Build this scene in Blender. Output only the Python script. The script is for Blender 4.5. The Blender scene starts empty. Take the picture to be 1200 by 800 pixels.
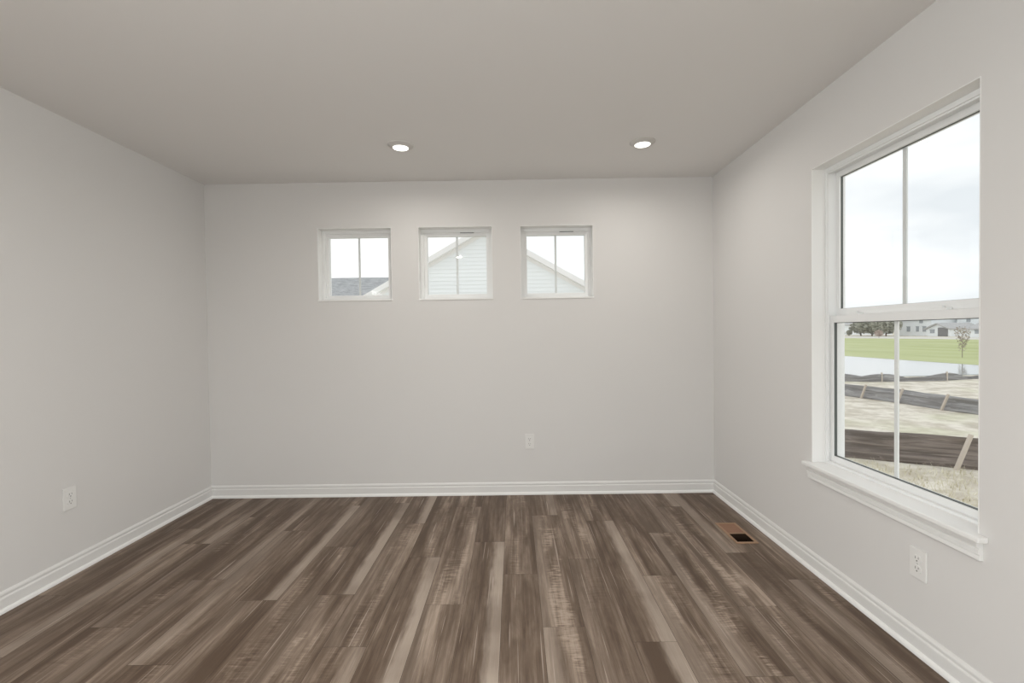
import bpy, bmesh, math, random
from mathutils import Vector, Matrix, noise
random.seed(7)
S = bpy.context.scene
COL = S.collection

# ------------------------------------------------------------------ camera
CAM = (1.2553, -0.004175, -0.018014, -0.013749)          # height, yaw, pitch, roll
def make_camera():
    h, yaw, pitch, roll = CAM
    cy, sy, cp, sp = math.cos(yaw), math.sin(yaw), math.cos(pitch), math.sin(pitch)
    f = Vector((sy*cp, cy*cp, sp)); r = Vector((cy, -sy, 0)); u = r.cross(f)
    c, s = math.cos(roll), math.sin(roll)
    R, U = c*r + s*u, -s*r + c*u
    m = Matrix(((R.x, U.x, -f.x, 0), (R.y, U.y, -f.y, 0), (R.z, U.z, -f.z, h), (0, 0, 0, 1)))
    cd = bpy.data.cameras.new('camera'); o = bpy.data.objects.new('camera', cd)
    COL.objects.link(o); o.matrix_world = m
    cd.sensor_width = 36; cd.lens = 533/1200*36; cd.clip_start = 0.02; cd.clip_end = 600
    S.camera = o
make_camera()

# ------------------------------------------------------------------ light
EXPOSURE = 0.0
SKY_LOW, SKY_HIGH = (0.70, 0.735, 0.765), (0.99, 0.99, 0.985)
SKY_STRENGTH = 1.25
CAN_POWER = (4.3, 4.3, 15.0, 4.6)     # recessed lamps, W; the last two are added, out of view
REAR_POWER = 4.0          # added fill light behind the camera, at the added patio door, W
LEFT_POWER = 112.0          # added fill light at the added left window, out of view, W
RIGHT_POWER = 88.0         # added fill light at the added right window, out of view, W
#         # these fill lights are added to brighten the room
S.view_settings.view_transform = 'Standard'; S.view_settings.look = 'None'
S.view_settings.exposure = EXPOSURE; S.view_settings.gamma = 1
S.view_settings.use_curve_mapping = False

def make_world():
    w = bpy.data.worlds.new('overcast_sky'); S.world = w; w.use_nodes = True
    n, l = w.node_tree.nodes, w.node_tree.links; n.clear()
    tc = n.new('ShaderNodeTexCoord'); mp = n.new('ShaderNodeMapping'); mp.inputs['Scale'].default_value = (1.2, 1.2, 3.5)
    nz = n.new('ShaderNodeTexNoise'); nz.inputs['Scale'].default_value = 1.6; nz.inputs['Detail'].default_value = 4
    cr = n.new('ShaderNodeValToRGB'); e = cr.color_ramp.elements
    e[0].position = .35; e[0].color = (*SKY_LOW, 1); e[1].position = .6; e[1].color = (*SKY_HIGH, 1)
    bg = n.new('ShaderNodeBackground'); bg.inputs[1].default_value = SKY_STRENGTH
    o = n.new('ShaderNodeOutputWorld')
    l.new(tc.outputs['Generated'], mp.inputs[0]); l.new(mp.outputs[0], nz.inputs[0])
    l.new(nz.outputs[0], cr.inputs[0]); l.new(cr.outputs[0], bg.inputs[0]); l.new(bg.outputs[0], o.inputs[0])
make_world()

XL, XR, YB, YR, H = -2.3855, 1.5495, 3.5337, -3.3, 2.44
def area(name, loc, rot, sx, sy, power, color, spread=180, shape='RECTANGLE', parent=None):
    d = bpy.data.lights.new(name, 'AREA'); d.shape = shape; d.size = sx
    if shape == 'RECTANGLE': d.size_y = sy
    d.energy = power; d.color = color; d.spread = math.radians(spread)
    o = bpy.data.objects.new(name, d); COL.objects.link(o); o.location = loc; o.rotation_euler = rot; o.parent = parent
    return o
area('rear_fill', (-0.4, YR-0.25, 1.12), (math.radians(90), 0, 0), 3.3, 2.0, REAR_POWER, (0.95, 0.975, 0.985))  # added area fills, just outside the added openings behind the camera
area('left_fill', (XL-.25, -1.55, 1.25), (math.radians(90), 0, math.radians(-90)), 2.2, 1.7, LEFT_POWER, (0.95, 0.975, 0.985))
area('right_fill', (XR+.25, -1.55, 1.25), (math.radians(95), 0, math.radians(90)), 2.2, 1.7, RIGHT_POWER, (0.95, 0.975, 0.985))

# ------------------------------------------------------------------ materials
def mat(name):
    m = bpy.data.materials.new(name); m.use_nodes = True; m.node_tree.nodes.clear()
    return m
class G:
    def __init__(s, name):
        s.m = mat(name); s.n = s.m.node_tree.nodes; s.l = s.m.node_tree.links
    def node(s, t, ins=None, **kw):
        x = s.n.new(t)
        for k, v in kw.items(): setattr(x, k, v)
        for k, v in (ins or {}).items():
            if isinstance(v, bpy.types.NodeSocket): s.l.new(v, x.inputs[k])
            else: x.inputs[k].default_value = v
        return x
    def math(s, op, a, b=0.0, c=None):
        d = {0: a, 1: b}
        if c is not None: d[2] = c
        return s.node('ShaderNodeMath', d, operation=op).outputs[0]
    def sstep(s, v, a, b, lo=0.0, hi=1.0):
        x = s.node('ShaderNodeMapRange', {0: v, 1: a, 2: b, 3: lo, 4: hi}, interpolation_type='SMOOTHSTEP'); return x.outputs[0]
    def mix(s, f, a, b, blend='MIX'):
        x = s.node('ShaderNodeMix', data_type='RGBA', blend_type=blend)
        for i, v in ((0, f), (6, a), (7, b)):
            if isinstance(v, bpy.types.NodeSocket): s.l.new(v, x.inputs[i])
            else: x.inputs[i].default_value = v if i == 0 else (*v, 1)
        return x.outputs[2]
    def noise(s, vec, scale, detail=2, rough=.5, dist=0.0):
        return s.node('ShaderNodeTexNoise', {'Vector': vec, 'Scale': scale, 'Detail': detail, 'Roughness': rough, 'Distortion': dist}).outputs[0]
    def scaled(s, vec, sc, loc=(0, 0, 0)):
        return s.node('ShaderNodeMapping', {0: vec, 1: loc, 3: sc}).outputs[0]
    def obj(s): return s.node('ShaderNodeTexCoord').outputs['Object']
    def out(s, color, rough=.5, bump=None, bstr=.1, bdist=.01, spec=.5, **extra):
        ins = {'Base Color': color if isinstance(color, bpy.types.NodeSocket) else (*color, 1), 'Roughness': rough, 'Specular IOR Level': spec}
        ins.update(extra)
        if bump is not None:
            ins['Normal'] = s.node('ShaderNodeBump', {'Height': bump, 'Strength': bstr, 'Distance': bdist}).outputs[0]
        b = s.node('ShaderNodeBsdfPrincipled', ins)
        s.node('ShaderNodeOutputMaterial', {0: b.outputs[0]})
        return s.m

def paint(name, c, rough=.7, var=.02, scale=3, bump=0.0, bscale=250, spec=.3):
    g = G(name); o = g.obj(); n = g.noise(o, scale, 3)
    a = tuple(max(0, x*(1-var)) for x in c); b = tuple(min(1, x*(1+var)) for x in c)
    return g.out(g.mix(n, a, b), rough, g.noise(o, bscale, 3) if bump else None, bump, .002, spec)

M = {}
M['wall'] = paint('greige_wall_paint', (.722, .707, .692), .8, .008, 2, .08, 180, .25)
M['ceiling'] = paint('flat_ceiling_paint', (.80, .785, .768), .9, .008, 2, .1, 140, .15)
M['trim'] = paint('white_trim_paint', (.86, .855, .84), .38, .01, 4)
M['base'] = paint('white_baseboard_paint', (.77, .76, .745), .4, .01, 4)
M['vinyl'] = paint('white_window_vinyl', (.85, .855, .85), .35, .01, 4)
M['gbg'] = paint('grey_grille_bar', (.72, .73, .73), .4, .01, 4)
M['gasket'] = paint('dark_gasket', (.12, .13, .125), .6, .05, 20)
M['plate'] = paint('white_outlet_plastic', (.80, .79, .77), .35, .01, 10)
M['slot'] = paint('outlet_slot', (.2, .19, .18), .6, .05, 40)
M['screw'] = paint('outlet_screw', (.6, .6, .58), .35, .05, 60)
M['can'] = paint('white_lamp_trim', (.62, .60, .57), .5, .01, 10)

def glass():
    g = G('window_glass')
    t = g.node('ShaderNodeBsdfTransparent', {0: (.985, .992, .99, 1)})
    s = g.node('ShaderNodeBsdfGlossy', {'Color': (1, 1, 1, 1), 'Roughness': .0})
    lw = g.node('ShaderNodeLayerWeight', {0: .5})
    fr = g.node('ShaderNodeMath', {0: g.math('POWER', lw.outputs['Facing'], 5.0), 1: .9, 2: .018}, operation='MULTIPLY_ADD')
    mx = g.node('ShaderNodeMixShader', {0: fr.outputs[0], 1: t.outputs[0], 2: s.outputs[0]})
    g.node('ShaderNodeOutputMaterial', {0: mx.outputs[0]}); return g.m
M['glass'] = glass()
def emit(name, c, s):
    g = G(name); e = g.node('ShaderNodeEmission', {0: (*c, 1), 1: s}); g.node('ShaderNodeOutputMaterial', {0: e.outputs[0]}); return g.m
M['lens'] = emit('lit_lamp_lens', (1, .97, .9), 3.0)

def plank_material():
    g = G('vinyl_plank')
    uv = g.node('ShaderNodeUVMap', uv_map='plank').outputs[0]
    at = g.node('ShaderNodeVertexColor', layer_name='pk')
    rgb = g.node('ShaderNodeSeparateColor', {0: at.outputs[0]})
    tone, strip, curl, lstrip = rgb.outputs[0], rgb.outputs[1], rgb.outputs[2], at.outputs[1]
    xyz = g.node('ShaderNodeSeparateXYZ', {0: uv}); u, vm = xyz.outputs[0], xyz.outputs[1]
    v = g.math('DIVIDE', vm, .179); v = g.math('FRACT', v)
    broad = g.noise(g.scaled(uv, (1.1, 11, 1)), 1, 3, .55, .6)
    streak = g.noise(g.scaled(uv, (1.6, 55, 1), (3, 0, 0)), 1, 4, .6, .5)
    fine = g.noise(g.scaled(uv, (9, 420, 1)), 1, 3, .6)
    blot = g.noise(g.scaled(uv, (5, 16, 1), (7, 3, 0)), 1, 3, .6, 1.2)
    t = g.math('MULTIPLY_ADD', g.math('SUBTRACT', broad, .5), 1.9, g.math('SUBTRACT', tone, .11))
    t = g.math('MULTIPLY_ADD', g.math('SUBTRACT', streak, .5), 1.0, t)
    t = g.math('MULTIPLY_ADD', g.math('SUBTRACT', blot, .5), .5, t)
    # curly figure: short ripples running across the board
    w1 = g.noise(g.scaled(uv, (62, 9, 1), (1, 5, 0)), 1, 3, .6, 1.6)
    cm = g.noise(g.scaled(uv, (2.6, 9, 1), (9, 1, 0)), 1, 2, .5, .3)
    cmask = g.math('MULTIPLY', g.sstep(cm, .44, .6), curl)
    mid = g.math('MULTIPLY', g.sstep(v, .08, .3), g.sstep(v, .95, .7))
    cmask = g.math('MULTIPLY', cmask, mid)
    t = g.math('MULTIPLY_ADD', g.math('MULTIPLY', g.math('SUBTRACT', w1, .45), cmask), 2.3, t)
    t = g.math('MULTIPLY_ADD', cmask, .12, t)
    # pale sapwood band along one long edge
    wob = g.math('MULTIPLY', g.math('SUBTRACT', g.noise(g.scaled(uv, (2.2, 0, 1)), 1, 3), .5), .42)
    wob = g.math('MULTIPLY_ADD', g.math('SUBTRACT', g.noise(g.scaled(uv, (9, 60, 1)), 1, 3), .5), .22, wob)
    vv = g.math('ADD', v, wob)
    lenfade = g.sstep(g.noise(g.scaled(uv, (1.7, 0, 1), (4, 0, 0)), 1, 3), .30, .55, .45, 1.0)
    sr = g.math('MULTIPLY', g.sstep(vv, .54, .80), g.math('MULTIPLY', strip, lenfade))
    sl = g.math('MULTIPLY', g.sstep(vv, .46, .24), lstrip)
    sap = g.math('MAXIMUM', sr, sl)
    dark_r = g.math('MULTIPLY', g.sstep(vv, .1, .5), strip); 
    t = g.math('MULTIPLY_ADD', dark_r, -.10, t)
    hair = g.noise(g.scaled(uv, (22, 900, 1), (2, 0, 0)), 1, 2, .6)
    t = g.math('MULTIPLY_ADD', g.math('SUBTRACT', fine, .5), .55, t)
    t = g.math('MULTIPLY_ADD', g.math('SUBTRACT', hair, .5), .3, t)
    cr = g.node('ShaderNodeValToRGB', {0: t}); e = cr.color_ramp.elements
    e[0].position = .05; e[0].color = (.088, .055, .034, 1); e[1].position = .98; e[1].color = (.47, .37, .295, 1)
    for p, c in ((.32, (.150, .105, .074)), (.55, (.228, .170, .128)), (.78, (.345, .268, .208))):
        x = e.new(p); x.color = (*c, 1)
    pale = g.mix(g.math('MULTIPLY_ADD', streak, .5, g.math('MULTIPLY', fine, .5)), (.42, .34, .275), (.68, .58, .49))
    c = g.mix(g.math('MULTIPLY', sap, .85), cr.outputs[0], pale)
    c = g.mix(g.math('MULTIPLY', g.math('SUBTRACT', 1.0, hair), .28), c, (.17, .12, .09))
    # rare thin mineral streaks, lighter than the board
    ms = g.noise(g.scaled(uv, (1.9, 120, 1), (20, 0, 0)), 1, 1, .4, .2)
    c = g.mix(g.math('MULTIPLY', g.sstep(ms, .69, .74), .5), c, (.58, .49, .42))
    return g.out(c, g.math('MULTIPLY_ADD', fine, .14, .43), fine, .12, .001, .33)
M['plank'] = plank_material()
M['subfloor'] = paint('dark_plank_joint', (.05, .037, .03), .8, .1, 30)
M['vent_wood'] = paint('oiled_vent_frame', (.37, .235, .15), .55, .12, 25)
M['vent_panel'] = paint('vent_brown_panel', (.30, .165, .105), .6, .08, 18)
M['duct'] = paint('vent_duct', (.04, .022, .012), .9, .1, 20)

def ground_mat():
    g = G('dry_ground'); o = g.obj()
    a = g.noise(g.scaled(o, (.25, .25, 1)), 1, 4, .6, .4); b = g.noise(o, 2.2, 5, .65); c3 = g.noise(g.scaled(o, (1.4, .35, 1)), 1, 5, .7)
    c = g.mix(g.sstep(b, .36, .64), (.56, .51, .425), (.80, .755, .67))
    c = g.mix(g.math('MULTIPLY', g.sstep(a, .5, .7), .5), c, (.56, .57, .38))
    c = g.mix(g.math('MULTIPLY', g.sstep(c3, .56, .66), .45), c, (.40, .36, .29))
    return g.out(c, .95, b, .5, .05, .1)
M['ground'] = ground_mat()
def lawn_mat():
    g = G('mown_lawn'); o = g.obj()
    a = g.noise(g.scaled(o, (.13, .04, 1)), 1, 4, .6, .5); b = g.noise(g.scaled(o, (.5, .1, 1), (5, 2, 0)), 1, 4, .6)
    c = g.mix(g.sstep(a, .35, .65), (.44, .485, .235), (.53, .565, .32))
    c = g.mix(g.math('MULTIPLY', g.sstep(b, .55, .66), .45), c, (.30, .34, .18))
    return g.out(c, .95, None, spec=.1)
M['lawn'] = lawn_mat()
M['road'] = paint('pale_concrete_road', (.66, .64, .59), .9, .06, .3)
def water():
    g = G('pond_water'); o = g.obj(); n = g.noise(g.scaled(o, (3, 3, 1)), 1, 3)
    return g.out((.22, .27, .29), .06, n, .06, .02, .9, **{'IOR': 1.6})
M['water'] = water()
def fabric(name, a, b):
    g = G(name); o = g.obj(); n = g.noise(g.scaled(o, (.8, .8, 14)), 1, 4, .6, .5)
    n2 = g.noise(g.scaled(o, (.5, .5, 5), (3, 1, 2)), 1, 3, .5, 1.0)
    c = g.mix(g.sstep(n, .38, .62), a, b)
    return g.out(g.mix(g.math('MULTIPLY', g.sstep(g.math('ABSOLUTE', g.math('SUBTRACT', n2, .5)), .018, .0), .35), c, tuple(min(1, x*1.7) for x in b)), .6, n, .6, .05, .3)  # pale wrinkle highlights painted into the fabric colour
M['fabric_brown'] = fabric('brown_silt_fabric', (.12, .098, .084), (.25, .21, .185))
M['fabric_grey'] = fabric('grey_silt_fabric', (.22, .215, .215), (.36, .355, .36))
M['stake'] = paint('bare_wood_stake', (.62, .55, .48), .8, .08, 15)
M['siding'] = paint('white_lap_siding', (.90, .935, .955), .6, .01, 2)
M['rake'] = paint('white_rake_board', (.9, .9, .9), .5, .01, 2)
def shingle(name, a, b):
    g = G(name); o = g.obj(); n = g.noise(g.scaled(o, (3, 8, 8)), 1, 4, .7)
    return g.out(g.mix(g.sstep(n, .35, .65), a, b), .9, n, .4, .03, .1)
M['shingle'] = shingle('grey_shingles', (.33, .34, .35), (.48, .49, .50))
M['shingle2'] = shingle('pale_grey_shingles', (.42, .42, .42), (.55, .55, .55))
M['hazy_glass'] = paint('hazy_far_window', (.40, .43, .46), .2, .05, 2)  # panes lightened, distance haze painted into their colour
M['garage'] = paint('dark_garage_opening', (.24, .24, .245), .6, .05, 2)
M['bark'] = paint('grey_bark', (.30, .255, .22), .9, .1, 12)
def leaves(name, a, b):
    g = G(name); o = g.obj(); n = g.noise(o, 3, 3, .6); return g.out(g.mix(g.sstep(n, .35, .65), a, b), .8, None, spec=.15)
M['leaf_hazy'] = leaves('hazy_green_leaves', (.34, .345, .29), (.50, .50, .43))  # leaf colours lightened to stand for distance haze
M['leaf_russet'] = leaves('faded_russet_leaves', (.36, .30, .27), (.50, .43, .38))
M['leaf_pink'] = leaves('pinkish_brown_leaves', (.50, .40, .36), (.62, .53, .48))
M['straw'] = leaves('dry_straw', (.60, .55, .40), (.80, .76, .62))

# ------------------------------------------------------------------ helpers
def tag(o, label=None, cat=None, group=None, kind=None):
    if label: o['label'] = label
    if cat: o['category'] = cat
    if group: o['group'] = group
    if kind: o['kind'] = kind
    return o
def obj(name, bm, mats, parent=None, smooth=False, recalc=True):
    if recalc: bmesh.ops.recalc_face_normals(bm, faces=bm.faces)
    me = bpy.data.meshes.new(name); bm.to_mesh(me); bm.free()
    for m in (mats if isinstance(mats, (list, tuple)) else [mats]): me.materials.append(m)
    if smooth:
        for p in me.polygons: p.use_smooth = True
    o = bpy.data.objects.new(name, me); COL.objects.link(o); o.parent = parent
    return o
def empty(name, loc=(0, 0, 0), rz=0, label=None, cat=None, group=None, kind=None):
    o = bpy.data.objects.new(name, None); COL.objects.link(o); o.location = loc; o.rotation_euler = (0, 0, rz)
    o.empty_display_size = .1
    return tag(o, label, cat, group, kind)
def box(bm, x0, x1, y0, y1, z0, z1, bev=0.0, mi=0):
    vs = [bm.verts.new((x, y, z)) for x in (x0, x1) for y in (y0, y1) for z in (z0, z1)]
    fs = [bm.faces.new([vs[i] for i in q]) for q in ((0, 1, 3, 2), (4, 6, 7, 5), (0, 4, 5, 1), (2, 3, 7, 6), (0, 2, 6, 4), (1, 5, 7, 3))]
    bmesh.ops.recalc_face_normals(bm, faces=fs)
    for f in fs: f.material_index = mi
    if bev:
        es = {e for f in fs for e in f.edges}
        bmesh.ops.bevel(bm, geom=list(es), offset=bev, segments=2, profile=.6, affect='EDGES')
def prism(bm, prof, fn, s0, s1):
    """profile list of (a, b); fn(a, b, s) -> point; swept from s0 to s1"""
    A = [bm.verts.new(fn(a, b, s0)) for a, b in prof]; B = [bm.verts.new(fn(a, b, s1)) for a, b in prof]
    n = len(prof)
    for i in range(n): bm.faces.new((A[i], A[(i+1) % n], B[(i+1) % n], B[i]))
    bm.faces.new(A); bm.faces.new(B[::-1])
def lathe(bm, prof, n=40, c=(0, 0, 0)):
    rings = []
    for r, z in prof:
        if r < 1e-6: rings.append([bm.verts.new((c[0], c[1], c[2]+z))])
        else: rings.append([bm.verts.new((c[0]+r*math.cos(2*math.pi*i/n), c[1]+r*math.sin(2*math.pi*i/n), c[2]+z)) for i in range(n)])
    for a, b in zip(rings, rings[1:]):
        for i in range(n):
            j = (i+1) % n
            if len(a) == 1 and len(b) == 1: continue
            if len(a) == 1: bm.faces.new((a[0], b[i], b[j]))
            elif len(b) == 1: bm.faces.new((a[i], b[0], a[j]))
            else: bm.faces.new((a[i], b[i], b[j], a[j]))
def tube(bm, a, b, r0, r1, n=7):
    a, b = Vector(a), Vector(b); d = (b-a).normalized(); s = d.orthogonal().normalized(); t = d.cross(s)
    A = [bm.verts.new(a+r0*(s*math.cos(2*math.pi*i/n)+t*math.sin(2*math.pi*i/n))) for i in range(n)]
    B = [bm.verts.new(b+r1*(s*math.cos(2*math.pi*i/n)+t*math.sin(2*math.pi*i/n))) for i in range(n)]
    for i in range(n): bm.faces.new((A[i], A[(i+1) % n], B[(i+1) % n], B[i]))
    bm.faces.new(A); bm.faces.new(B)

def slab_with_holes(fn, u0, u1, v0, v1, holes, thick):
    """a slab in the (u, v) plane from w = 0 to thick; fn(u, v, w) -> point"""
    bm = bmesh.new()
    us = sorted({u0, u1, *[h[0] for h in holes], *[h[1] for h in holes]})
    vs = sorted({v0, v1, *[h[2] for h in holes], *[h[3] for h in holes]})
    def solid(i, j):
        if i < 0 or j < 0 or i >= len(us)-1 or j >= len(vs)-1: return False
        cu, cv = (us[i]+us[i+1])/2, (vs[j]+vs[j+1])/2
        return not any(h[0] < cu < h[1] and h[2] < cv < h[3] for h in holes)
    V = {}
    def vert(i, j, w):
        if (i, j, w) not in V: V[(i, j, w)] = bm.verts.new(fn(us[i], vs[j], thick if w else 0.0))
        return V[(i, j, w)]
    for i in range(len(us)-1):
        for j in range(len(vs)-1):
            if not solid(i, j): continue
            for w in (0, 1): bm.faces.new([vert(i, j, w), vert(i+1, j, w), vert(i+1, j+1, w), vert(i, j+1, w)])
            for di, dj, a, b in ((-1, 0, (i, j), (i, j+1)), (1, 0, (i+1, j), (i+1, j+1)), (0, -1, (i, j), (i+1, j)), (0, 1, (i, j+1), (i+1, j+1))):
                if not solid(i+di, j+dj): bm.faces.new([vert(*a, 0), vert(*b, 0), vert(*b, 1), vert(*a, 1)])
    return bm

# ------------------------------------------------------------------ room shell
T = .16
FB = lambda u, v, w: (u, YB+w, v)             # back wall frame
FR = lambda u, v, w: (XR+w, u, v)             # right wall
FL = lambda u, v, w: (XL-w, u, v)
FY = lambda u, v, w: (u, YR-w, v)
WIN = [(-1.514, -.939, 1.527, 2.089), (-.731, -.157, 1.526, 2.088), (.059, .6245, 1.525, 2.086)]
BIG = (1.518, 2.374, .545, 2.081)
ADDED_DOOR = (-2.1, 1.3, 0.02, 2.12)
ADDED_SIDE = (-2.7, -.4, .35, 2.1)
obj('wall_back', slab_with_holes(FB, XL-T, XR+T, -.1, H+.1, WIN, T), M['wall'])['kind'] = 'structure'
obj('wall_right', slab_with_holes(FR, YR, YB, -.1, H+.1, [BIG, ADDED_SIDE], T), M['wall'])['kind'] = 'structure'
obj('wall_left', slab_with_holes(FL, YR, YB, -.1, H+.1, [ADDED_SIDE], T), M['wall'])['kind'] = 'structure'
obj('wall_rear', slab_with_holes(FY, XL-T, XR+T, -.1, H+.1, [ADDED_DOOR], T), M['wall'])['kind'] = 'structure'
LAMPS = [(-.692, 2.865), (.822, 2.872), (-.80, .40), (-.15, -2.0)]  # last two unseen, added for the brightness of the room
bm = bmesh.new(); box(bm, XL-T, XR+T, YR-T, YB+T, H, H+.12)
obj('ceiling', bm, M['ceiling'])['kind'] = 'structure'

# floor: individual vinyl planks, one mesh
VENT = (1.293, 1.425, 2.657, 2.945)
PW, PL, OX = .179, 1.19, .1065
JOINT = {0: 1.92, -1: 1.16, -2: 1.53, -3: 2.09, -4: 1.35, -5: 1.81, -6: 2.18, -7: 1.49, -8: 2.14, -9: 1.72, -10: 2.33, -11: 1.95, -12: 1.55,
         -13: 1.77, -14: 2.2, 1: 1.31, 2: 1.82, 3: 1.13, 4: 1.63, 5: 2.05, 6: 1.36, 7: 2.27, 8: 1.9}
# (column, rows forward of its reference joint): tone, right sapwood, curl, left sapwood
LOOK = {(-8, 0): (.42, .75, .1, 0), (-6, 0): (.36, .85, .1, 0), (-5, 1): (.40, .75, 0, 0), (-4, 0): (.40, .9, .1, 0),
        (-4, -1): (.40, .95, 0, 0), (-2, 0): (.42, 1, 0, 0), (-2, 1): (.30, .0, 0, 0), (-3, 0): (.50, .1, .9, 0), (-3, -1): (.60, 0, 0, .15),
        (0, 0): (.56, 0, 1, .2), (0, -1): (.62, 0, .7, .45), (2, 0): (.45, .8, .1, 0), (2, -1): (.44, .85, 0, 0), (-1, 0): (.52, 0, 0, 0), (-1, -1): (.52, 0, 0, .1),
        (3, 1): (.40, 0, .3, 0), (3, 0): (.48, .0, .6, .3), (4, 0): (.50, 0, 1, .35), (4, 1): (.30, .3, 0, .1), (5, 0): (.48, 0, .9, .1), (5, -1): (.5, 0, .8, .15),
        (6, 1): (.42, 0, .1, .5), (6, 0): (.40, .1, .4, .1), (7, 0): (.38, .25, .1, 0), (7, -1): (.44, 0, .8, .45), (7, 1): (.22, 0, 0, 0),
        (-5, 0): (.46, 0, .6, .1), (-5, -1): (.5, .3, .3, 0), (-7, 0): (.38, .1, .6, 0), (-7, 1): (.34, 0, 0, .2), (-6, -1): (.45, 0, .8, .1),
        (-9, 0): (.40, 0, .1, .3), (-10, 0): (.42, .35, .2, 0), (-8, -1): (.36, 0, 0, .1), (1, 0): (.50, 0, .2, .1), (1, 1): (.46, 0, .8, 0), (2, 1): (.38, 0, .8, 0)}
bm = bmesh.new(); uvl = bm.loops.layers.uv.new('plank'); cl = bm.loops.layers.float_color.new('pk')
def quad(x0, x1, y0, y1, z, fn):
    f = bm.faces.new([bm.verts.new((x, y, z)) for x, y in ((x0, y0), (x1, y0), (x1, y1), (x0, y1))])
    fn(f); return f
def minus(r, h):
    x0, x1, y0, y1 = r; a, b, c, d = h
    if b <= x0 or a >= x1 or d <= y0 or c >= y1: return [r]
    out = []
    if a > x0: out.append((x0, a, y0, y1))
    if b < x1: out.append((b, x1, y0, y1))
    xa, xb = max(x0, a), min(x1, b)
    if c > y0: out.append((xa, xb, y0, c))
    if d < y1: out.append((xa, xb, d, y1))
    return out
HOLE = (VENT[0]+.004, VENT[1]-.004, VENT[2]+.004, VENT[3]-.004)
GAP = .0006
for k in range(-14, 9):
    rk = random.Random(k*13+5)
    for r in range(-5, 3):
        y0 = JOINT[k] + r*PL; y1 = y0 + PL; x0 = OX + k*PW; x1 = x0 + PW
        if y1 < YR or y0 > YB or x1 < XL or x0 > XR: continue
        look = LOOK.get((k, r))
        if look is None:
            s = rk.random()
            look = (.34+.2*rk.random(), (.4+.35*rk.random()) if s < .14 else 0, rk.random()*.9 if s > .5 else .1, (.3*rk.random()) if s > .8 else 0)
        off = rk.random()*60; voff = rk.randrange(40)*PW; ybase = y0
        cx0, cx1, cy0, cy1 = max(x0+GAP, XL), min(x1-GAP, XR), max(y0+GAP, YR), min(y1-GAP, YB)
        for q in minus((cx0, cx1, cy0, cy1), HOLE):
            def setl(f, x0=x0, yb=ybase, off=off, voff=voff, look=look):
                f.material_index = 0
                for lp in f.loops:
                    co = lp.vert.co
                    lp[uvl].uv = (co.y-yb+off, co.x-x0+voff); lp[cl] = look
            quad(*q, 0.0, setl)
for q in minus((XL-T, XR+T, YR-T, YB+T), HOLE):
    def setm(f): f.material_index = 1
    quad(*q, -.0012, setm)
for q in minus((XL-T, XR+T, YR-T, YB+T), HOLE):
    quad(*q, -.05, setm)
for f in bm.faces:
    if f.normal.z < 0: f.normal_flip()
o = obj('floor', bm, [M['plank'], M['subfloor']], recalc=False); o['kind'] = 'structure'

# baseboards with quarter-round shoe
BP = [(0, 0), (.014, 0), (.014, .062), (.0125, .066), (.0085, .069), (.0085, .075), (.0105, .079), (.0095, .085), (.006, .091), (.003, .0945), (0, .0945)]
SP = [(.0135, .0004), (.0265, .0004), (.0262, .006), (.0245, .0115), (.0215, .016), (.0175, .019), (.0135, .020)]
def baseboard(name, fn, s0, s1):
    bm = bmesh.new(); prism(bm, BP, fn, s0, s1); o = obj(name, bm, M['base']); o['kind'] = 'structure'
    bm = bmesh.new(); prism(bm, SP, fn, s0, s1); obj('shoe_moulding', bm, M['trim'], o)
baseboard('baseboard_back', lambda a, b, s: (s, YB-a, b), XL, XR)
baseboard('baseboard_left', lambda a, b, s: (XL+a, s, b), YR, YB)
baseboard('baseboard_right', lambda a, b, s: (XR-a, s, b), YR, YB)
baseboard('baseboard_rear', lambda a, b, s: (s, YR+a, b), XL, ADDED_DOOR[0]-.08)

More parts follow.
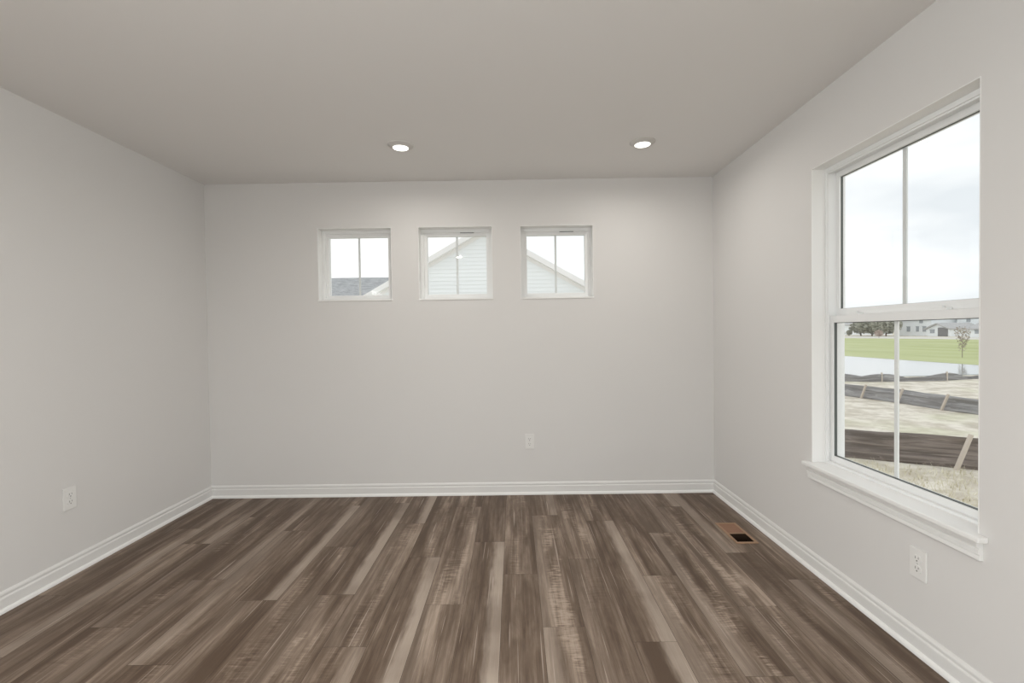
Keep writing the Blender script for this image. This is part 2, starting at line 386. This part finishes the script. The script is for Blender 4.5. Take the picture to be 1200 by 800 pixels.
# ------------------------------------------------------------------ windows
def wbox(bm, fn, u0, u1, v0, v1, w0, w1, bev=.0015):
    p = fn(u0, v0, w0); q = fn(u1, v1, w1)
    box(bm, min(p[0], q[0]), max(p[0], q[0]), min(p[1], q[1]), max(p[1], q[1]), min(p[2], q[2]), max(p[2], q[2]), bev)
def ring(fn, u0, u1, v0, v1, wl, wr, wb, wt, w0, w1, bev=.0015, bm=None):
    bm = bm or bmesh.new()
    if wl: wbox(bm, fn, u0, u0+wl, v0, v1, w0, w1, bev)
    if wr: wbox(bm, fn, u1-wr, u1, v0, v1, w0, w1, bev)
    if wb: wbox(bm, fn, u0+wl, u1-wr, v0, v0+wb, w0, w1, bev)
    if wt: wbox(bm, fn, u0+wl, u1-wr, v1-wt, v1, w0, w1, bev)
    return bm
def small_window(n, R, latch):
    u0, u1, v0, v1 = R; fn = FB; L = .004
    root = empty('window_%d' % n, fn((u0+u1)/2, v0, .08), kind='structure')
    def P(name, bm, m):
        o = obj(name, bm, m, root); o.matrix_parent_inverse = Matrix.Translation(-Vector(root.location)); return o
    bm = ring(fn, u0, u1, v0, v1, L, L, L, L, -.001, .082, .0008)
    wbox(bm, fn, u0-.002, u1+.002, v0-.004, v0+.006, -.006, .003, .001)
    P('jamb_liner', bm, M['trim'])
    P('window_frame', ring(fn, u0+.002, u1-.002, v0+.002, v1-.002, .026, .026, .024, .028, .078, T+.01), M['vinyl'])
    P('sash', ring(fn, u0+.026, u1-.026, v0+.024, v1-.028, .026, .026, .022, .028, .092, .135), M['vinyl'])
    P('gasket', ring(fn, u0+.051, u1-.051, v0+.045, v1-.055, .0025, .0025, .0025, .0025, .1055, .112, 0), M['gbg'])
    bm = bmesh.new(); wbox(bm, fn, (u0+u1)/2-.0085, (u0+u1)/2+.0085, v0+.044, v1-.054, .112, .119, .002)
    P('grille_bar', bm, M['gbg'])
    bm = bmesh.new(); wbox(bm, fn, u0+.05, u1-.05, v0+.044, v1-.054, .1065, .1095, 0)
    P('glass', bm, M['glass'])
    if latch:
        bm = bmesh.new(); wbox(bm, fn, (u0+u1)/2+.03, (u0+u1)/2+.14, v1-.036, v1-.0315, .0745, .0785, .001)  # solid dark strip standing in for a shadowed groove
        P('latch_shadow', bm, M['gasket'])
small_window(1, WIN[0], False); small_window(2, WIN[1], True); small_window(3, WIN[2], True)

def big_window():
    u0, u1, v0, v1 = BIG; fn = FR; ST = .562
    root = empty('window_4', fn((u0+u1)/2, ST, .08), kind='structure')
    def P(name, bm, m, par=None):
        o = obj(name, bm, m, root); o.matrix_parent_inverse = Matrix.Translation(-Vector(root.location)); return o
    P('jamb_liner', ring(fn, u0, u1, v0, v1, .004, .004, 0, .004, -.0005, .078, .0008), M['trim'])
    bm = ring(fn, u0+.002, u1-.002, ST-.004, v1-.002, .014, .014, .016, .022, .066, .161)       # vinyl frame
    ring(fn, u0+.002, u1-.002, ST-.004, v1-.002, .019, .019, 0, .030, .072, .078, .001, bm)      # inner bead
    P('window_frame', bm, M['vinyl'])
    # upper sash (outer track)
    a0, a1 = u0+.014, u1-.014
    P('upper_sash', ring(fn, a0, a1, 1.318, v1-.022, .022, .022, .040, .030, .118, .150), M['vinyl'])
    P('upper_gasket', ring(fn, a0+.0215, a1-.0215, 1.3575, v1-.0515, .0022, .0022, .0016, .0016, .127, .137, 0), M['gasket'])
    bm = bmesh.new(); wbox(bm, fn, a0+.02, a1-.02, 1.356, v1-.05, .132, .136, 0); P('upper_glass', bm, M['glass'])
    bm = bmesh.new(); wbox(bm, fn, 1.962, 1.982, 1.357, v1-.051, .137, .144, .002); P('upper_grille_bar', bm, M['gbg'])
    # lower sash (inner track)
    P('lower_sash', ring(fn, a0, a1, ST+.012, 1.322, .026, .026, .030, .035, .084, .114), M['vinyl'])
    P('lower_gasket', ring(fn, a0+.0255, a1-.0255, ST+.0415, 1.2875, .003, .003, .003, .003, .090, .103, 0), M['gasket'])
    bm = bmesh.new(); wbox(bm, fn, a0+.024, a1-.024, ST+.04, 1.289, .097, .101, 0); P('lower_glass', bm, M['glass'])
    bm = bmesh.new(); wbox(bm, fn, 1.962, 1.982, ST+.041, 1.288, .102, .109, .002); P('lower_grille_bar', bm, M['vinyl'])
    for c in (1.76, 2.2):                                                                     # two sash locks on the meeting rail
        bm = bmesh.new(); wbox(bm, fn, c-.03, c+.03, 1.3218, 1.331, .088, .112, .002); wbox(bm, fn, c-.008, c+.034, 1.330, 1.338, .094, .106, .002)
        P('sash_lock', bm, M['vinyl'])
    # stool with horns, apron
    bm = bmesh.new(); box(bm, XR-.036, XR-.0003, u0-.032, u1+.03, ST-.019, ST, .005); box(bm, XR-.004, XR+.075, u0+.0005, u1-.0005, ST-.0165, ST-.0002, .001)
    P('stool', bm, M['trim'])
    prof = [(0, 0), (.012, 0), (.014, .003), (.014, .016), (.010, .019), (.017, .023), (.018, .040), (.012, .043), (.021, .048), (.025, .059), (.027, .066), (0, .066)]
    bm = bmesh.new(); prism(bm, prof, lambda a, b, s: (XR-.0003-a, s, ST-.0192-.066+b), u0-.014, u1+.012)
    P('apron', bm, M['trim'])
big_window()

def added_patio_door():  # unseen door, added as an opening for the rear fill light
    u0, u1, v0, v1 = ADDED_DOOR; fn = FY
    root = empty('added_door_1', fn((u0+u1)/2, v0, .08), kind='structure')
    def P(name, bm, m):
        o = obj(name, bm, m, root); o.matrix_parent_inverse = Matrix.Translation(-Vector(root.location)); return o
    P('door_frame', ring(fn, u0, u1, v0, v1, .05, .05, .05, .05, .02, T-.01), M['vinyl'])
    for i in range(3):
        a = u0+.05+(u1-u0-.1)/3*i; b = a+(u1-u0-.1)/3
        P('door_panel', ring(fn, a, b, v0+.05, v1-.05, .07, .07, .09, .07, .05, .09), M['vinyl'])
        bm = bmesh.new(); wbox(bm, fn, a+.065, b-.065, v0+.135, v1-.115, .068, .072, 0); P('glass', bm, M['glass'])
    P('casing', ring(fn, u0-.07, u1+.07, v0-.02, v1+.07, .07, .07, 0, .07, -.016, 0), M['trim'])
added_patio_door()

def added_side_window(n, fn):  # windows added out of view, openings for the side fill lights
    u0, u1, v0, v1 = ADDED_SIDE
    root = empty('window_%d' % n, fn((u0+u1)/2, v0, .08), kind='structure')
    def P(name, bm, m):
        o = obj(name, bm, m, root); o.matrix_parent_inverse = Matrix.Translation(-Vector(root.location)); return o
    P('jamb_liner', ring(fn, u0, u1, v0, v1, .004, .004, .004, .004, -.0005, .078, .0008), M['trim'])
    P('window_frame', ring(fn, u0+.002, u1-.002, v0+.002, v1-.002, .04, .04, .04, .04, .07, .15), M['vinyl'])
    um = (u0+u1)/2
    bm = bmesh.new(); wbox(bm, fn, um-.03, um+.03, v0+.04, v1-.04, .08, .14); P('mullion', bm, M['vinyl'])
    for a, b in ((u0+.04, um-.03), (um+.03, u1-.04)):
        bm = bmesh.new(); wbox(bm, fn, a-.002, b+.002, v0+.038, v1-.038, .108, .112, 0); P('glass', bm, M['glass'])
added_side_window(5, FL); added_side_window(6, FR)

# ------------------------------------------------------------------ recessed lamps
def lamp(x, y, label, power):
    r = empty('recessed_light', (x, y, H), label=label, cat='ceiling light', group='recessed ceiling lights')
    bm = bmesh.new(); lathe(bm, [(.0780, 0), (.0780, -.0025), (.0755, -.0045), (.066, -.0085), (.0530, -.0175), (.0495, -.0185), (.0480, -.0170), (.0480, -.0005)], 56)
    obj('trim_ring', bm, M['can'], r, True)
    bm = bmesh.new(); lathe(bm, [(.0479, -.0130), (.0470, -.0170), (.040, -.0180), (.02, -.0188), (0, -.0190)], 48)
    obj('lens', bm, M['lens'], r, True)
    area('lamp_light', (0, 0, -.024), (0, 0, 0), .09, .1, power, (1, .96, .90), 170, 'DISK', r)
names = ['lit recessed light in the ceiling, the left of the two before the small windows', 'lit recessed light in the ceiling near the tall window, the right of the two',
         'added lit recessed light overhead, out of view, in the middle of the ceiling', 'added lit recessed light, out of view, in the ceiling by the added patio door']
for (x, y), n, pw in zip(LAMPS, names, CAN_POWER): lamp(x, y, n, pw)

# ------------------------------------------------------------------ outlets
def outlet(loc, rz, label):
    """built facing -y in its own frame"""
    r = empty('wall_outlet', loc, rz, label, 'outlet', 'duplex wall outlets')
    bm = bmesh.new(); box(bm, -.0365, .0365, -.0062, 0, -.0585, .0585, .0028); obj('cover_plate', bm, M['plate'], r)
    for s in (-1, 1):
        bm = bmesh.new(); z = s*.0195
        pts = []
        for i in range(28):
            a = 2*math.pi*i/28; pts.append((.0172*math.cos(a), z+max(-.0142, min(.0142, .0172*math.sin(a)))))
        prism(bm, pts, lambda a, b, t: (a, t, b), -.0060, -.0088)
        f = obj('receptacle_face', bm, M['plate'], r)
        bm = bmesh.new()
        box(bm, -.0078, -.0054, -.0091, -.0085, z-.001, z+.0085); box(bm, .0054, .0078, -.0091, -.0085, z+.0005, z+.0085)
        prism(bm, [(.0030*math.cos(i*math.pi/6), z-.0075+.0030*math.sin(i*math.pi/6)) for i in range(12)], lambda a, b, t: (a, t, b), -.0085, -.0091)
        obj('slots', bm, M['slot'], f)
    bm = bmesh.new(); prism(bm, [(.0032*math.cos(i*math.pi/8), .0032*math.sin(i*math.pi/8)) for i in range(16)], lambda a, b, t: (a, t, b), -.0060, -.0074)
    obj('screw', bm, M['screw'], r)
outlet((.112, YB-.0002, .411), 0, 'white duplex outlet on the back wall below the right small window')
outlet((XR-.0002, 1.743, .346), -math.pi/2, 'white duplex outlet on the right wall under the tall window')
outlet((XL+.0002, 2.403, .408), math.pi/2, 'white duplex outlet low on the left wall')

# ------------------------------------------------------------------ floor vent
def vent():
    x0, x1, y0, y1 = VENT
    r = empty('floor_vent', ((x0+x1)/2, (y0+y1)/2, 0), label='brown flush floor vent by the right baseboard, half tan panel, half dark hole', cat='vent')
    inv = Matrix.Translation(-Vector(r.location))
    F = lambda u, v, w: (u, v, w)
    bm = bmesh.new(); b = .0155; ym = y0+.132
    for q in ((x0, x0+b, y0, y1), (x1-b, x1, y0, y1), (x0+b, x1-b, y0, y0+b+.003), (x0+b, x1-b, y1-b, y1), (x0+b, x1-b, ym, ym+.008)):
        box(bm, *q, .0003, .0042, .001)
    o = obj('vent_frame', bm, M['vent_wood'], r); o.matrix_parent_inverse = inv
    bm = bmesh.new(); box(bm, x0+b+.0002, x1-b-.0002, ym+.0075, y1-b-.0002, -.006, .0012)
    o = obj('vent_panel', bm, M['vent_panel'], r); o.matrix_parent_inverse = inv
    bm = bmesh.new(); d = .0045
    q = [(x0+d, x0+d+.002, y0+d, ym), (x1-d-.002, x1-d, y0+d, ym), (x0+d, x1-d, y0+d, y0+d+.002), (x0+d, x1-d, ym-.002, ym)]
    for a in q: box(bm, *a, -.12, 0)
    box(bm, x0+d, x1-d, y0+d, ym, -.122, -.12)
    o = obj('duct', bm, M['duct'], r); o.matrix_parent_inverse = inv
vent()

# ------------------------------------------------------------------ outside
GZ = -1.0
bm = bmesh.new()
bmesh.ops.create_grid(bm, x_segments=2, y_segments=2, size=1)
for v in bm.verts: v.co = (v.co.x*260, v.co.y*260, GZ-.02)
obj('ground', bm, M['ground'])['kind'] = 'structure'
def poly_slab(pts, z0, z1):
    bm = bmesh.new(); prism(bm, pts, lambda a, b, t: (a, b, t), z0, z1); return bm
obj('lawn', poly_slab([(27.4, 14), (82, 20), (82, 80), (78.5, 105), (76, 150), (27.4, 150)], GZ-.3, GZ+.012), M['lawn'])['kind'] = 'structure'
obj('road', poly_slab([(84, 20), (97, 20), (97, 170), (80, 170)], GZ-.3, GZ+.03), M['road'])['kind'] = 'structure'
tag(obj('pond', poly_slab([(13, 21.2), (19, 21.3), (24, 21.9), (27.4, 22.2), (27.4, 60), (13, 60)], GZ-.2, GZ+.004), M['water']),
    'still pale pond reflecting the sky between the black silt fence and the lawn', 'pond', kind='stuff')

def silt_fence(label, path, h, m, stakes, lean, seed, sag=.05, side=(0, 0), slean=(0, 0)):
    """path: list of (x, y); stakes: list of fractions along it"""
    rnd = random.Random(seed)
    r = empty('silt_fence', (path[0][0], path[0][1], GZ), label=label, cat='silt fence')
    inv = Matrix.Translation(-Vector(r.location))
    P = [Vector((*p, 0)) for p in path]; L = [0]
    for a, b in zip(P, P[1:]): L.append(L[-1]+(b-a).length)
    tot = L[-1]
    def at(s):
        s = max(0, min(tot, s))
        for i in range(len(P)-1):
            if s <= L[i+1]+1e-9: return P[i].lerp(P[i+1], (s-L[i])/(L[i+1]-L[i]))
        return P[-1]
    bm = bmesh.new(); n = int(tot/.08)+1; rows = 9
    G2 = []
    for i in range(n+1):
        s = tot*i/n; p = at(s); d = (at(s+.05)-at(s-.05)).normalized(); nrm = Vector((d.y, -d.x, 0))
        ds = min(abs(s-f*tot) for f in stakes) if stakes else 1
        top = h - sag*min(1, ds/1.0)**2 * (1+.5*noise.noise((s*.7, seed, 0)))
        colv = []
        for j in range(rows):
            t = j/(rows-1)
            wv = .05*noise.noise((s*1.3, t*5, seed)) + .03*noise.noise((s*.5, t*11, seed+4))
            q = p + nrm*wv*(.3+t) + Vector((lean[0]*t, lean[1]*t, GZ-.03+top*t))
            colv.append(bm.verts.new(q))
        G2.append(colv)
    for a, b in zip(G2, G2[1:]):
        for j in range(rows-1): bm.faces.new((a[j], b[j], b[j+1], a[j+1]))
    bmesh.ops.recalc_face_normals(bm, faces=bm.faces)
    bmesh.ops.solidify(bm, geom=bm.faces[:], thickness=.006)
    o = obj('fabric', bm, m, r, True, False); o.matrix_parent_inverse = inv
    for f in stakes:
        p = at(f*tot); bm = bmesh.new()
        a = p + Vector((side[0], side[1], GZ-.05)); b = p + Vector((side[0]+slean[0], side[1]+slean[1], GZ+h*1.08))
        tube(bm, a, b, .034, .032, 4)
        o = obj('stake', bm, M['stake'], r); o.matrix_parent_inverse = inv
silt_fence('brown silt fence nearest the tall window, with one leaning stake', [(4.2, 8.9), (5.82, 8.05), (7.35, 7.22), (9.2, 6.2)], .52, M['fabric_brown'], [.0, .575, 1.0], (.03, .05), 1, .03, (-.07, -.12), (.17, -.08))
silt_fence('grey silt fence with pale leaning stakes, in the middle of the bare ground', [(10.6, 18.4), (11.2, 15.5), (11.67, 13.7), (11.8, 12.4), (12.1, 11.5), (12.6, 9.5)], .42, M['fabric_grey'], [.0, .40, .52, .66, .99], (.05, .0), 2, .03, (-.1, -.0), (.0, -.22))
silt_fence('low dark silt fence along the near edge of the pond', [(13.6, 19.9), (15.2, 19.4), (18.2, 19.4), (20.2, 20.0), (24, 20.5)], .34, M['fabric_grey'], [.05, .2, .47, .8], (0, 0), 3, .16)

# dry grass just outside the tall window
bm = bmesh.new(); rg = random.Random(4)
for i in range(9000):
    x = rg.uniform(2.6, 8.2); y = rg.uniform(3.2, 8.4)
    if x/y > 1.12 or x/y < .70: continue
    if (x-5.82)*(7.22-8.05)-(y-8.05)*(7.35-5.82) < .45: continue
    hgt = rg.uniform(.03, .12)*(1.5 if rg.random() < .08 else 1); a = rg.uniform(0, 6.28); w = .006
    dx, dy = math.cos(a), math.sin(a); lx, ly = rg.gauss(0, .05), rg.gauss(0, .05)
    p = [bm.verts.new((x-dx*w, y-dy*w, GZ-.02)), bm.verts.new((x+dx*w, y+dy*w, GZ-.02)), bm.verts.new((x+lx, y+ly, GZ-.02+hgt))]
    bm.faces.new(p)
tag(obj('dry_grass', bm, M['straw'], recalc=False), 'dry straw coloured grass on the ground outside the tall window', 'grass', kind='stuff')

# neighbouring gabled house seen through the small windows
def lap_wall(bm, fn, outline_top, u0, u1, z0, course=.115, depth=.014, flat=0):
    """lap siding under a top outline function outline_top(u) -> z; courses as wedge boards clipped to the slope"""
    z = z0; zmax = max(outline_top(u0), outline_top(u1), outline_top((u0+u1)/2), *[outline_top(u0+(u1-u0)*i/40) for i in range(41)])
    while z < zmax:
        zt = z+course; us = [u0+(u1-u0)*i/400 for i in range(401)]
        ok = [u for u in us if outline_top(u) >= z+course*.5]
        if ok:
            a, b = ok[0], ok[-1]
            prism(bm, [(0, z), (-depth, z), (-.003, zt), (0, zt)], lambda p, q, s: fn(s, q, p), a, b)
        z = zt
def gable_house():
    AX, AZ, SL, Y0, HW, Y1 = -1.27, 5.90, .565, 20.0, 5.5, 31.0
    ez = AZ - SL*HW
    r = empty('neighbour_house', (AX, Y0, GZ), label='white sided house with a plain gable seen through the middle and right small windows', cat='house')
    inv = Matrix.Translation(-Vector(r.location))
    def P(name, bm, m, **k):
        o = obj(name, bm, m, r, **k); o.matrix_parent_inverse = inv; return o
    bm = bmesh.new(); w = HW-.35
    prism(bm, [(AX-w, GZ), (AX+w, GZ), (AX+w, AZ-.25-SL*w), (AX, AZ-.25), (AX-w, AZ-.25-SL*w)], lambda a, b, t: (a, t, b), Y0+.02, Y1-.3)
    lap_wall(bm, lambda u, z, d: (u, Y0+.02+d, z), lambda u: AZ-.27-SL*abs(u-AX), AX-w, AX+w, GZ, .17, .03)
    P('wall', bm, M['siding'])
    for s in (-1, 1):
        bm = bmesh.new()
        prism(bm, [(AX, AZ-.03), (AX, AZ+.03), (AX+s*(HW+.3), AZ+.03-SL*(HW+.3)), (AX+s*(HW+.3), AZ-.03-SL*(HW+.3))], lambda a, b, t: (a, t, b), Y0-.25, Y1)
        P('roof_slope', bm, M['shingle'])
        bm = bmesh.new()                                            # rake board and the soffit return behind it
        prism(bm, [(AX, AZ-.20), (AX, AZ+.045), (AX+s*(HW+.28), AZ+.045-SL*(HW+.28)), (AX+s*(HW+.28), AZ-.20-SL*(HW+.28))], lambda a, b, t: (a, t, b), Y0-.29, Y0-.255)
        prism(bm, [(AX, AZ-.20), (AX, AZ-.18), (AX+s*(HW+.28), AZ-.18-SL*(HW+.28)), (AX+s*(HW+.28), AZ-.20-SL*(HW+.28))], lambda a, b, t: (a, t, b), Y0-.26, Y0+.02)
        P('rake_board', bm, M['rake'])
        bm = bmesh.new()
        prism(bm, [(AX, AZ-.37), (AX, AZ-.20), (AX+s*(HW-.35), AZ-.20-SL*(HW-.35)), (AX+s*(HW-.35), AZ-.37-SL*(HW-.35))], lambda a, b, t: (a, t, b), Y0-.025, Y0+.01)
        P('frieze_board', bm, M['rake'])
gable_house()
def roof_house():
    r = empty('neighbour_house', (-11, 27, GZ), label='house with a dark grey shingled roof seen through the left small window', cat='house')
    inv = Matrix.Translation(-Vector(r.location))
    def P(name, bm, m):
        o = obj(name, bm, m, r); o.matrix_parent_inverse = inv; return o
    X0, X1, YM, RZ, D = -19, -7.2, 27.0, 4.68, 5.0; s = .55
    bm = bmesh.new(); prism(bm, [(YM-D+.5, GZ), (YM+D-.5, GZ), (YM+D-.5, RZ-.3-s*(D-.5)), (YM, RZ-.3), (YM-D+.5, RZ-.3-s*(D-.5))], lambda a, b, t: (t, a, b), X0+.3, X1-.3)
    P('wall', bm, M['siding'])
    for k in (-1, 1):
        bm = bmesh.new(); prism(bm, [(YM, RZ), (YM, RZ-.08), (YM+k*D, RZ-.08-s*D), (YM+k*D, RZ-s*D)], lambda a, b, t: (t, a, b), X0, X1)
        P('roof_slope', bm, M['shingle'])
    for k in (-1, 1):
        bm = bmesh.new(); box(bm, X0, X1, YM+k*D-.05, YM+k*D+.05, RZ-s*D-.22, RZ-s*D-.07); P('gutter', bm, M['rake'])
roof_house()

# houses far beyond the lawn: front faces the room (-x)
def far_house(x, y0, y1, eave, ridge, depth, label, roof, garage=None, wins=(), gable_front=False):
    r = empty('distant_house', (x, (y0+y1)/2, GZ), label=label, cat='house', group='houses beyond the pond')
    inv = Matrix.Translation(-Vector(r.location))
    def P(name, bm, m, par=None):
        o = obj(name, bm, m, par or r)
        o.matrix_parent_inverse = inv if par is None else Matrix.Identity(4)
        if par is not None: o.matrix_parent_inverse = Matrix.Identity(4)
        return o
    ym = (y0+y1)/2; xm = x+depth/2; bm = bmesh.new()
    if gable_front:
        prism(bm, [(y0, GZ), (y1, GZ), (y1, eave), (ym, ridge), (y0, eave)], lambda a, b, t: (t, a, b), x, x+depth)
        P('wall', bm, M['siding'])
        sl = (ridge-eave)/((y1-y0)/2)
        for k in (-1, 1):
            hw = (y1-y0)/2+.5; bm = bmesh.new()
            prism(bm, [(ym, ridge), (ym, ridge+.3), (ym+k*hw, ridge+.3-sl*hw), (ym+k*hw, ridge-sl*hw)], lambda a, b, t: (t, a, b), x-.6, x+depth)
            P('roof_slope', bm, roof)
    else:
        prism(bm, [(x, GZ), (x+depth, GZ), (x+depth, eave), (xm, ridge), (x, eave)], lambda a, b, t: (a, t, b), y0, y1)
        P('wall', bm, M['siding'])
        sl = (ridge-eave)/(depth/2)
        for k in (-1, 1):
            hw = depth/2+.5; bm = bmesh.new()
            prism(bm, [(xm, ridge), (xm, ridge+.25), (xm+k*hw, ridge+.25-sl*hw), (xm+k*hw, ridge-sl*hw)], lambda a, b, t: (a, t, b), y0-.4, y1+.4)
            P('roof_slope', bm, roof)
    if garage:
        bm = bmesh.new(); box(bm, x-.12, x+.1, garage[0], garage[1], GZ, GZ+garage[2]); P('garage_door', bm, M['garage'])
    for (a, b, c, d) in wins:
        bm = bmesh.new(); box(bm, x-.1, x+.1, a, b, c, d); box(bm, x-.14, x-.05, a-.12, b+.12, d, d+.15); P('window', bm, M['hazy_glass'])
far_house(112, 122.5, 134, 3.6, 5.6, 9, 'white two-storey distant house just right of the grey trees', M['shingle2'], None, [(124, 125, .2, 1.5), (126.2, 127, .2, 1.5), (129, 130, .2, 1.5), (125, 126, 2.5, 3.3)])
far_house(108, 113.2, 119.2, .9, 2.1, 8, 'low distant house with a grey front gable and a dark garage door', M['shingle2'], (113.6, 116.2, 2.2), [(117.2, 118.4, -.2, .6)], True)
far_house(118, 110, 121.6, 4.2, 6.2, 10, 'tall white distant house behind the grey gabled garage', M['shingle2'], None, [(118, 119, 2.6, 3.6), (114, 115, 2.8, 3.8)])
far_house(100, 91, 100.2, .9, 2.6, 8, 'low white distant house at the right edge of the tall window', M['shingle2'], None, [(98, 99, -.2, .5)])
far_house(122, 158, 172, 2.6, 4.6, 9, 'white distant house at the left edge of the tall window view', M['shingle2'], None, [(161, 162.2, 0, 1.2), (165, 166, 0, 1.2)])

def crown(bm, c, rad, n, size, seed, shape=None):
    rr = random.Random(seed)
    for i in range(n):
        while True:
            p = Vector((rr.uniform(-1, 1), rr.uniform(-1, 1), rr.uniform(-1, 1)))
            if p.length <= 1 and (shape is None or shape(p)): break
        q = Vector((c[0]+p.x*rad[0], c[1]+p.y*rad[1], c[2]+p.z*rad[2])); d = Vector((rr.gauss(0, 1), rr.gauss(0, 1), rr.gauss(0, 1))).normalized()
        s = d.orthogonal().normalized(); t = d.cross(s); z = size*rr.uniform(.6, 1.3)
        bm.faces.new([bm.verts.new(q+s*z), bm.verts.new(q+t*z*.6), bm.verts.new(q-s*z), bm.verts.new(q-t*z*.6)])
def tree(name, loc, h, rad, m, label, seed, n=900, size=.2, trunk=.12, group=None, clear=.25, shape=None):
    r = empty(name, loc, label=label, cat='tree', group=group)
    bm = bmesh.new(); tube(bm, (0, 0, -.1), (0, 0, h*.7), trunk, trunk*.4)
    rr = random.Random(seed)
    for i in range(7):
        a = rr.uniform(0, 6.28); z = h*rr.uniform(clear, .6); tube(bm, (0, 0, z), (rad*.7*math.cos(a), rad*.7*math.sin(a), z+h*.28), trunk*.4, trunk*.1, 5)
    obj('trunk', bm, M['bark'], r)
    bm = bmesh.new(); crown(bm, (0, 0, h*(clear+(1-clear)/2)), (rad, rad, h*(1-clear)/2), n, size, seed, shape)
    obj('foliage', bm, m, r, recalc=False)
tg = 'trees by the distant houses'
tree('bushy_tree', (104, 127.5, GZ), 5.6, 3.6, M['leaf_hazy'], 'dull green tree, rightmost of the clump beyond the lawn', 11, 1400, .35, .2, tg, .12)
tree('bushy_tree', (106, 135, GZ), 5.4, 4.0, M['leaf_hazy'], 'dull green tree in the middle of the clump beyond the lawn', 12, 1400, .35, .2, tg, .12)
tree('bushy_tree', (108, 142, GZ), 5.0, 3.0, M['leaf_hazy'], 'dull green tree, leftmost of the clump beyond the lawn', 13, 1000, .35, .2, tg, .12)
tree('small_conifer', (104, 141.5, GZ), 1.9, .8, M['leaf_hazy'], 'small dark evergreen, the right of the pair at the far left of the lawn', 14, 400, .18, .08, 'small evergreens beyond the lawn', .1)
tree('small_conifer', (104, 144.5, GZ), 1.7, .8, M['leaf_hazy'], 'small dark evergreen, the left of the pair at the far left of the lawn', 15, 400, .18, .08, 'small evergreens beyond the lawn', .1)
tree('small_tree', (84, 105, GZ), 1.9, .85, M['leaf_pink'], 'small pinkish brown tree standing on the far edge of the lawn', 16, 600, .12, .05, None, .2)
tree('sapling', (33, 33.6, GZ), 2.35, .68, M['leaf_russet'], 'sparse russet sapling on the lawn just beyond the pond', 17, 420, .055, .025, None, .2,
     lambda p: math.hypot(p.x, p.y) < .25+.55*(p.z+1)/2)
